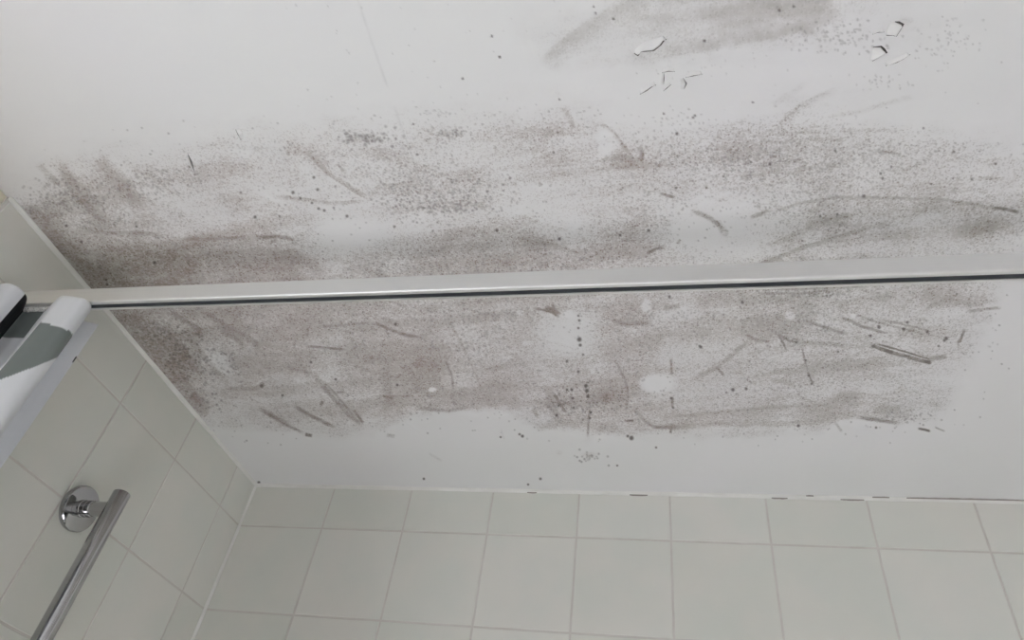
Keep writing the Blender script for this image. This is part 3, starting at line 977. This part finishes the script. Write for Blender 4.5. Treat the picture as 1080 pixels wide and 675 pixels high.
F = [([(669.6, 55.6), (673.3, 57.5), (676.3, 53.2), (683, 52.2), (688.9, 51.9), (695.6, 46.7), (699.3, 41.9), (702.2, 41.6)], [(669, 53), (676, 46), (686, 41), (700, 38)], .0042, 1.0),
     ([(675.6, 98.5), (682, 94), (687, 90.5), (691, 89.6)], [(675, 95), (681, 89), (690, 86)], .0032, .8),
     ([(724, 81), (731, 78.6), (740, 77.8)], [(724, 78), (731, 74.5), (739, 75)], .0022, .55),
     ([(935, 36.4), (941.5, 35.6), (944, 37.2), (948, 31), (951.3, 26), (947, 24), (943, 23.5)], [(934, 35.5), (935, 34), (935, 31), (936, 28), (938, 25), (940, 23.8)], .0055, 1.0),
     ([(920.7, 50.4), (928.5, 49.6), (931.5, 52.5), (934.2, 55.6), (930, 57.2), (919.7, 63.4)], [(920, 51), (919, 54), (918.5, 57), (918, 60), (918, 63)], .0048, .8),
     ([(935, 69), (945.6, 64.5), (953, 61), (959, 57.7)], [(933, 66), (944, 61), (957, 55.5)], .0028, .5),
     ([(921, 35.5), (926, 33), (932, 33.4)], [(921, 33), (926, 30), (932, 31)], .0016, .4),
     ([(249.5, 137), (252, 141), (254.5, 147)], [(253, 136), (256, 140), (256.5, 146)], .0025, .8),
     ([(198.5, 164), (201, 171), (204.5, 180)], [(196.5, 165), (199, 172), (202.5, 180)], .0018, .8),
     ([(699, 76), (705, 74), (711, 75)], [(699, 72), (705, 70), (711, 72)], .0014, .35),
     ([(699.5, 88), (699.3, 83), (700, 78)], [(697, 88), (697, 83), (698, 78)], .0016, .4),
     ([(720, 83), (723, 88), (721, 93)], [(717, 84), (719, 88), (718, 93)], .0016, .4),
     ([(700, 95), (703, 92), (707, 89)], [(699, 93), (702, 89.5), (706, 87)], .0014, .35)]
for e, h, lf, cw in F:
    flake(e, h, lf * 0.42)
    hc = np.mean(h, axis=0)
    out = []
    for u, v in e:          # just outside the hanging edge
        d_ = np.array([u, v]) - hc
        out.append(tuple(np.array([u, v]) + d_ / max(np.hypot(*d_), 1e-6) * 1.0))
    crack_shade(out, cw)

# ------------------------------------------------------------------ curtain rail
RY0, RSL, RZ = -0.5990, 0.0092, H - 0.12     # back edge of the rail at x = 0, skew, underside
rail = empty('curtain_rail', (0, RY0, RZ))
tag(rail, 'long satin aluminium curtain rail crossing below the mouldy ceiling', 'curtain rail')
rail.rotation_euler = (0, 0, math.atan(RSL))
w_, h_ = 0.0140, 0.0222
prof = [(-w_, h_ - .001), (-w_ + .001, h_), (-.001, h_), (0, h_ - .001), (0, .0006), (-.0006, 0), (-.0032, 0), (-.0034, .0008), (-.0034, .0100), (-.0090, .0100),
        (-.0090, .0008), (-.0092, 0)]
for q in range(7):       # rounded front lip
    t = q / 6 * math.pi / 2
    prof.append((-w_ + .0022 - .0022 * math.sin(t), .0022 - .0022 * math.cos(t)))


def extrude_x(name, prof, xa, xb, mat, parent):
    bm = bmesh.new()
    A = [bm.verts.new((xa, y, z)) for y, z in prof]
    B = [bm.verts.new((xb, y, z)) for y, z in prof]
    for k in range(len(prof)):
        k2 = (k + 1) % len(prof)
        bm.faces.new((A[k], A[k2], B[k2], B[k]))
    bm.faces.new(A)
    bm.faces.new(B)
    o = bm_obj(name, bm, mat, parent)
    auto_smooth(o, 25)
    return o


extrude_x('rail_body', prof, 0.0005, ROOM_X - 0.0005, M_ALU, rail)
o = extrude_x('slot_shade', [(-.0034, .0006), (-.0034, .0098), (-.0090, .0098), (-.0090, .0006)], 0.135, ROOM_X - 0.001, M_DARK, rail)  # dark bar fills the slot in place of the shade inside it
tag(o, 'dark fill standing in for the shade inside the slot')
for xa in (0.0005, ROOM_X - 0.0045):
    box('end_cap', (xa, -w_ - .002, -.002), (xa + .004, .002, h_ + .002), M_ALU, rail)

# ------------------------------------------------------------------ shower slide bar on the left wall
BX, BY, BZ = 0.056, -0.3445, H - 0.2325
bar = empty('shower_bar', (0, BY, BZ))
tag(bar, 'vertical chrome shower bar on a round flange on the left tiles', 'shower bar')


def fixing(zoff):
    lathe_obj('wall_flange', [(0.0002, 0), (0.0002, .0285), (.003, .0297), (.0075, .0297), (.0088, .0288), (.0092, .0275), (.0094, 0)], (1, 0, 0), (0, 0, zoff), M_CHROME, bar, 25)
    lathe_obj('standoff', [(.0090, 0), (.0090, .0115), (.0125, .0115), (.0130, .0108), (.0190, .0108), (.0196, .0098), (.0202, .0108), (.0260, .0108), (.0270, .0098), (BX, .0098), (BX, 0)],
              (1, 0, 0), (0, 0, zoff), M_CHROME, bar, 25, 40)


fixing(0)
fixing(-0.62)
zt = 0.0245
lathe_obj('upright_tube', [(-.652, 0), (-.652, .0105), (-.651, .0111), (zt - .0016, .0111), (zt - .0006, .0106), (zt, .0094)], (0, 0, 1), (BX, 0, 0), M_CHROME, bar, 60)
lathe_obj('end_plug', [(zt - .0008, 0), (zt - .0008, .0094), (zt + .0002, .0094), (zt + .0006, .0085), (zt + .0006, 0)][::-1], (0, 0, 1), (BX, 0, 0), M_CHROME, bar, 60)

# ------------------------------------------------------------------ shower curtain gathered at the left end of the rail
def curtain():
    zt_ = H - 0.122
    # cross-section of the gathered cloth just under the rail, traced along its top edge
    trace = [(-46, 330), (-30, 318), (-14, 305), (0, 300), (9, 299), (18, 302), (25, 308), (28, 314), (27, 320), (25, 326), (30, 328), (38, 328), (45, 328), (49, 327), (54, 322), (60, 316),
             (65, 312.5), (72, 312.5), (80, 313.5), (88, 315), (93, 318), (96, 322), (95, 328), (90, 333), (86, 337), (94, 340), (104, 342)]
    pts = [hit(u, v, 2, zt_)[:2] for u, v in trace]
    pts = np.array(pts)
    # arc-length resample with a smooth curve through the points
    t = np.arange(len(pts))
    tt = np.linspace(0, len(pts) - 1, 420)

    def cr(a):
        i = np.clip(np.floor(tt).astype(int), 0, len(pts) - 2)
        f_ = tt - i
        g = lambda k: a[np.clip(k, 0, len(a) - 1)]
        p0, p1, p2, p3 = g(i - 1), g(i), g(i + 1), g(i + 2)
        return 0.5 * (2 * p1 + (p2 - p0) * f_ + (2 * p0 - 5 * p1 + 4 * p2 - p3) * f_ ** 2 + (3 * p1 - p0 - 3 * p2 + p3) * f_ ** 3)
    cx, cy = cr(pts[:, 0]), cr(pts[:, 1])
    depth = np.concatenate([np.linspace(0, 0.30, 150), np.linspace(0.30, 1.92, 80)[1:]])
    verts, cols_ = [], []
    ns = len(tt)
    seat_x, seat_y = cx.mean(), -0.600
    Wc, Gc, Bc = (0.80, 0.82, 0.84), srgb(112, 119, 117)[:3], srgb(22, 22, 26)[:3]
    for r_, d in enumerate(depth):
        for k in range(ns):
            s = tt[k]
            x, y = cx[k], cy[k]
            # the left fold swells lower down
            sw = math.exp(-((d - 0.20) / 0.07) ** 2) * 0.034 * math.exp(-((s - 5.6) / 1.8) ** 2)
            x += sw
            y += -sw * 0.4
            # folds open a little and waver on their way down
            x += 0.004 * math.sin(d * 7 + s * .6) * min(d / .3, 1)
            y += (y - seat_y) * 0.35 * min(d / .5, 1) + 0.003 * math.sin(d * 9 + s) * min(d / .3, 1)
            x = max(x, 0.012)
            verts.append((x, y, zt_ - d))
            # print of large white, grey and black facets
            if s < 6.3:
                c = Wc if d < 0.25 else Gc
            elif s < 9.3:
                c = Bc if d < 0.052 + 0.006 * math.sin(s * 3) else Gc if d < .11 else Wc
            elif s < 12.6:
                c = Gc if d < 0.042 else Wc if d < .2 else Bc
            elif s < 16.15:
                c = Wc
            elif s < 22.2:
                q = (s - 16.15) / 6
                up = 0.040 + 0.004 * math.sin(q * 3.1) - 0.002 * q
                dn = 0.128 - 0.062 * min(q, 1)
                c = Gc if up < d < dn else Wc
                if d > 0.34 + .05 * q:
                    c = Bc if d < .5 - .08 * q else Gc if d < .8 else Wc
            else:
                c = Bc if s > 25.85 and .047 < d < .056 else Wc
            cols_.append((*c, 1))
    faces = []
    for r_ in range(len(depth) - 1):
        for k in range(ns - 1):
            a = r_ * ns + k
            faces.append((a, a + 1, a + ns + 1, a + ns))
    me = bpy.data.meshes.new('shower_curtain')
    me.from_pydata(verts, [], faces)
    at = me.color_attributes.new('print', 'FLOAT_COLOR', 'POINT')
    at.data.foreach_set('color', np.array(cols_, np.float32).ravel())
    for p in me.polygons:
        p.use_smooth = True
    m = material('curtain_fabric', (0.8, 0.8, 0.8, 1), 0.55, spec=0.3)
    n, l, b = nodes_of(m)
    an = n.new('ShaderNodeAttribute')
    an.attribute_name = 'print'
    l.new(an.outputs['Color'], b.inputs['Base Color'])
    tr = n.new('ShaderNodeBsdfTranslucent')
    l.new(an.outputs['Color'], tr.inputs['Color'])
    mx = n.new('ShaderNodeMixShader')
    mx.inputs[0].default_value = 0.14
    l.new(b.outputs[0], mx.inputs[1])
    l.new(tr.outputs[0], mx.inputs[2])
    l.new(mx.outputs[0], n['Material Output'].inputs['Surface'])
    me.materials.append(m)
    root = empty('shower_curtain', (seat_x, seat_y, zt_ - depth[-1]))
    root_loc = Vector((seat_x, seat_y, zt_ - depth[-1]))
    tag(root, 'white shower curtain with grey and black facets gathered at the rail end', 'curtain')
    o = link('cloth', me, root)
    o.location = -root_loc
    md = o.modifiers.new('thickness', 'SOLIDIFY')
    md.thickness = 0.0007
    md.offset = 0
    # gathered white heading tape tucked into the slot
    bm = bmesh.new()
    rg = random.Random(4)
    pr = None
    for k in range(90):
        x = 0.03 + 0.085 * k / 89
        yb = RY0 + RSL * x - 0.0064
        ring = []
        for q in range(8):
            a_ = q / 8 * 2 * math.pi
            rr = 0.0018 * (0.6 + 0.9 * rg.random())
            ring.append(bm.verts.new((x + rg.uniform(-.0006, .0006), yb + rr * 1.4 * math.cos(a_), RZ - .0016 + rr * 1.5 * math.sin(a_))))
        if pr:
            for q in range(8):
                bm.faces.new((pr[q], pr[(q + 1) % 8], ring[(q + 1) % 8], ring[q]))
        pr = ring
    h2 = bm_obj('heading_tape', bm, material('tape', srgb(205, 205, 200), 0.8), root)
    h2.location = -root_loc
    return root


curtain()
